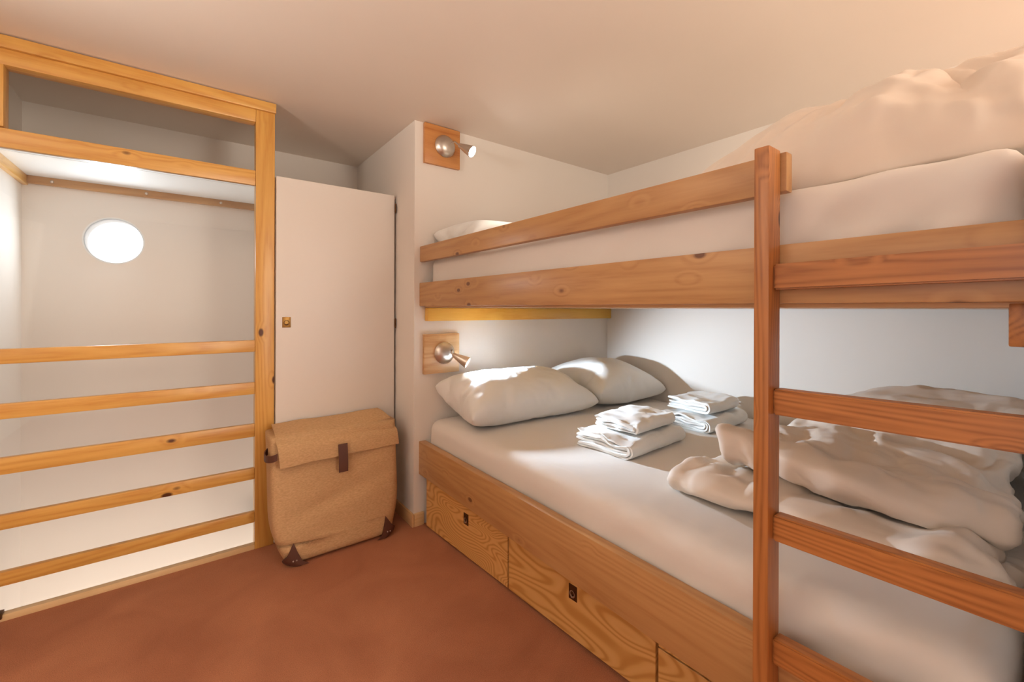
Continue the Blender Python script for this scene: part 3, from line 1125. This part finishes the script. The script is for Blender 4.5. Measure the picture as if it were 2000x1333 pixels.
def quilt(name, mat, nx, ny, place, **kw):
    """closed two-layer cloth: nx by ny quads on each face sharing the rim; place(u, w, side) -> point"""
    bm = bmesh.new()
    top = [[bm.verts.new(place(i / nx, j / ny, 0 if i in (0, nx) or j in (0, ny) else 1)) for j in range(ny + 1)] for i in range(nx + 1)]
    bot = [[top[i][j] if i in (0, nx) or j in (0, ny) else bm.verts.new(place(i / nx, j / ny, -1)) for j in range(ny + 1)] for i in range(nx + 1)]
    for i in range(nx):
        for j in range(ny):
            bm.faces.new((top[i][j], top[i + 1][j], top[i + 1][j + 1], top[i][j + 1]))
            bm.faces.new((bot[i][j], bot[i][j + 1], bot[i + 1][j + 1], bot[i + 1][j]))
    return finish(name, bm, mat, smooth=True, recalc=False, **kw)


def crease(o, amp, fx, fy, fz, seed, zmin):
    """refines a settled cloth once and adds soft ridge-like creases along its normals"""
    dg = bpy.context.evaluated_depsgraph_get()
    me = bpy.data.meshes.new_from_object(o.evaluated_get(dg))
    nrm = [v.normal.copy() for v in me.vertices]
    for v, n in zip(me.vertices, nrm):
        p = Vector((v.co.x * fx, v.co.y * fy, v.co.z * fz + seed))
        r = 1 - abs(noise.noise(p)) * 2.6
        r2 = 1 - abs(noise.noise(p * 2.3 + Vector((5, 5, 5)))) * 2.6
        k = 0.5 + 0.5 * noise.noise(v.co * 3.0)
        v.co += n * amp * k * (max(r, -0.6) + 0.45 * max(r2, -0.6))
        v.co.z = max(v.co.z, zmin)
    o.data = me
    for p in me.polygons:
        p.use_smooth = True


def pillow(w, d, centre, yaw, tilt, press, label, shift=(0, 0, 0), nx=44, ny=30):
    M = Matrix.Translation(centre) @ Matrix.Rotation(R(yaw), 4, 'Z') @ Matrix.Rotation(R(tilt), 4, 'X')
    o = quilt('pillow', 'white_pillowcase', nx, ny, lambda u, v, s: M @ Vector(((u - 0.5) * w, (v - 0.5) * d, 0.025 * s)), label=label, cat='pillow')
    D = Drape(4)
    D.slab((1.5, 1.2, 0.534), (2, 0, 0), (0, 2, 0))
    D.slab((1.5, 2.034, 1), (2, 0, 0), (0, 0, 1.5))
    D.slab((2.385, 1.2, 1), (0, 0, 1.5), (0, 1.5, 0))
    return D.settle(o, 50, press, 0.1, 0.3, 30, 6, 15, 0.0, shift=shift)


PIL1 = pillow(0.81, 0.48, (1.40, 1.82, 0.70), 3, 24, 7, 'plump white pillow brightly lit under the lower reading lamp, nearest the bed rail', (0.0, 0, -0.004), nx=40, ny=24)
PIL2 = pillow(0.60, 0.54, (2.06, 1.76, 0.76), -14, 42, 9, 'white pillow leaning in the far corner of the lower bed, by the long wall', (0.028, 0, -0.004), nx=30, ny=27)
for p_ in (PIL1, PIL2):
    crease(p_, 0.0028, 9.0, 16.0, 12.0, 4.0, 0.5385)
up = PIL1.copy()
up.data = PIL1.data.copy()
COL.objects.link(up)
for v in up.data.vertices:
    v.co.z = 1.358 + (v.co.z - 0.543) * 0.78
up.location = (-0.012, 0.0, 0.0)
up['label'] = 'white pillow on the upper bunk, mostly hidden behind the guard rail'

# lower duvet: folded to and fro along X, its tail thrown over a heap at the foot of the bed
KP = [(1.66, .565), (1.32, .565), (1.27, .60), (1.32, .64), (1.62, .65), (1.66, .68), (1.62, .715), (1.36, .72), (1.32, .755), (1.36, .79), (1.50, .81), (1.62, .84), (1.80, .88), (1.98, .89), (2.15, .87), (2.32, .84)]
PATH = []
for a, b_ in zip(KP, KP[1:]):
    n = max(2, int(math.hypot(b_[0] - a[0], b_[1] - a[1]) / 0.03))
    PATH += [Vector((lerp(a[0], b_[0], k / n), 0, lerp(a[1], b_[1], k / n))) for k in range(n)]
PATH.append(Vector((KP[-1][0], 0, KP[-1][1])))
LEN = [0]
for a, b_ in zip(PATH, PATH[1:]):
    LEN.append(LEN[-1] + (b_ - a).length)


def along(s):
    s = min(max(s, 0), LEN[-1] - 1e-6)
    for i in range(len(PATH) - 1):
        if LEN[i + 1] >= s:
            return PATH[i].lerp(PATH[i + 1], (s - LEN[i]) / (LEN[i + 1] - LEN[i])), (PATH[i + 1] - PATH[i]).normalized()


def duvet_place(u, w, sd):
    s = u * LEN[-1]
    p, t = along(s)
    q = along(s - 0.03)[1] + along(s + 0.03)[1]
    q = q.normalized() if q.length > 0.1 else t
    n = Vector((-q.z, 0, q.x))
    yl = 0.66 + 0.07 * math.sin(9 * u + 1)
    v = Vector((p.x, 0.085 + w * (yl - 0.085), p.z)) + n * sd * 0.007
    v.x += 0.03 * noise.noise(Vector((w * 3, u * 5, 1)))
    v += n * 0.016 * (1 - 2 * abs(noise.noise(Vector((w * 5, s * 4 + w * 3, 7))) * 1.6)) + n * 0.008 * noise.noise(Vector((w * 11, s * 9, 3)))
    return v


o = quilt('duvet', 'duvet_cover', 80, 34, duvet_place, label='crumpled cream duvet heaped in folds on the lower bed, behind the ladder rungs', cat='duvet')
D = Drape(10)
D.slab((1.7, 1.2, 0.534), (2, 0, 0), (0, 2, 0))
D.slab((2.372, 1, 1), (0, 0, 1.5), (0, 2, 0))
D.slab((1.7, 0.05, 1), (0, 0, 1.5), (2, 0, 0))
D.lump((1.98, .33, .53), (.32, .36, .27))
D.settle(o, 45, 1.2, 0.2, 0.15, 15, 6, 12, -0.15, shift=(0.02, -0.03, 0))
crease(o, 0.016, 9.0, 3.5, 9.0, 2.0, 0.5395)
crease(o, 0.007, 20.0, 7.0, 20.0, 7.0, 0.5395)
o.modifiers.clear()

# upper duvet: one loose heap near the foot of the top bunk
UC, UR = Vector((1.48, 0.26, 1.354)), Vector((0.48, 0.64, 0.262))


def heap_place(u, w, sd):
    x = 1.035 + 1.10 * u + 0.03 * noise.noise(Vector((0, w * 6.7, 1))) * (1 - u)
    y = 0.028 + 0.86 * w + 0.04 * noise.noise(Vector((u * 6.6, 0, 5))) * w
    if sd < 1:
        return Vector((x, y, UC.z + 0.001))
    ang = math.atan2((y - UC.y) / UR.y, (x - UC.x) / UR.x)
    r = math.hypot((x - UC.x) / UR.x, (y - UC.y) / UR.y)
    wob = 1 + 0.05 * noise.noise(Vector((math.cos(ang) * 2, math.sin(ang) * 2, 3)))
    h = UR.z * max(0.0, 1 - min(1, r / wob) ** 2.2) ** 0.75
    # creases fanning out from the top of the heap, plus soft dents
    c1 = 1 - abs(noise.noise(Vector((math.cos(ang) * 3.2, math.sin(ang) * 3.2, r * 0.9)))) * 2.4
    c2 = 1 - abs(noise.noise(Vector((x * 4.0 + y * 5.5, y * 2.5 - x * 2.0, 4.0)))) * 2.6
    c3 = noise.noise(Vector((x * 13, y * 13, 2)))
    edge = min(1, h / 0.06)
    c4 = (1 - abs(noise.noise(Vector((math.cos(ang) * 8.5, math.sin(ang) * 8.5, r * 1.8 + 6)))) * 3.0)
    h += edge * (0.018 * min(1, r * 1.6) * c1 + 0.014 * c2 + 0.013 * min(1, r * 2) * c4 + 0.004 * c3)
    rim = min(u / 0.03, (1 - u) / 0.03, w / 0.01 if w < 0.5 else (1 - w) / 0.03, 1.0)
    return Vector((x, y, UC.z + 0.002 + max(0.0, rim) ** 0.5 * max(0.020 + 0.008 * c2, h)))


o = quilt('duvet', 'duvet_cover', 120, 100, heap_place, label='cream duvet bulging in a tall heap on the upper bunk, above the ladder', cat='duvet')
crease(o, 0.016, 7.0, 4.0, 3.0, 3.0, 1.355)
crease(o, 0.007, 14.0, 9.0, 6.0, 8.0, 1.355)
o.modifiers.new('smooth', 'SUBSURF').render_levels = 1
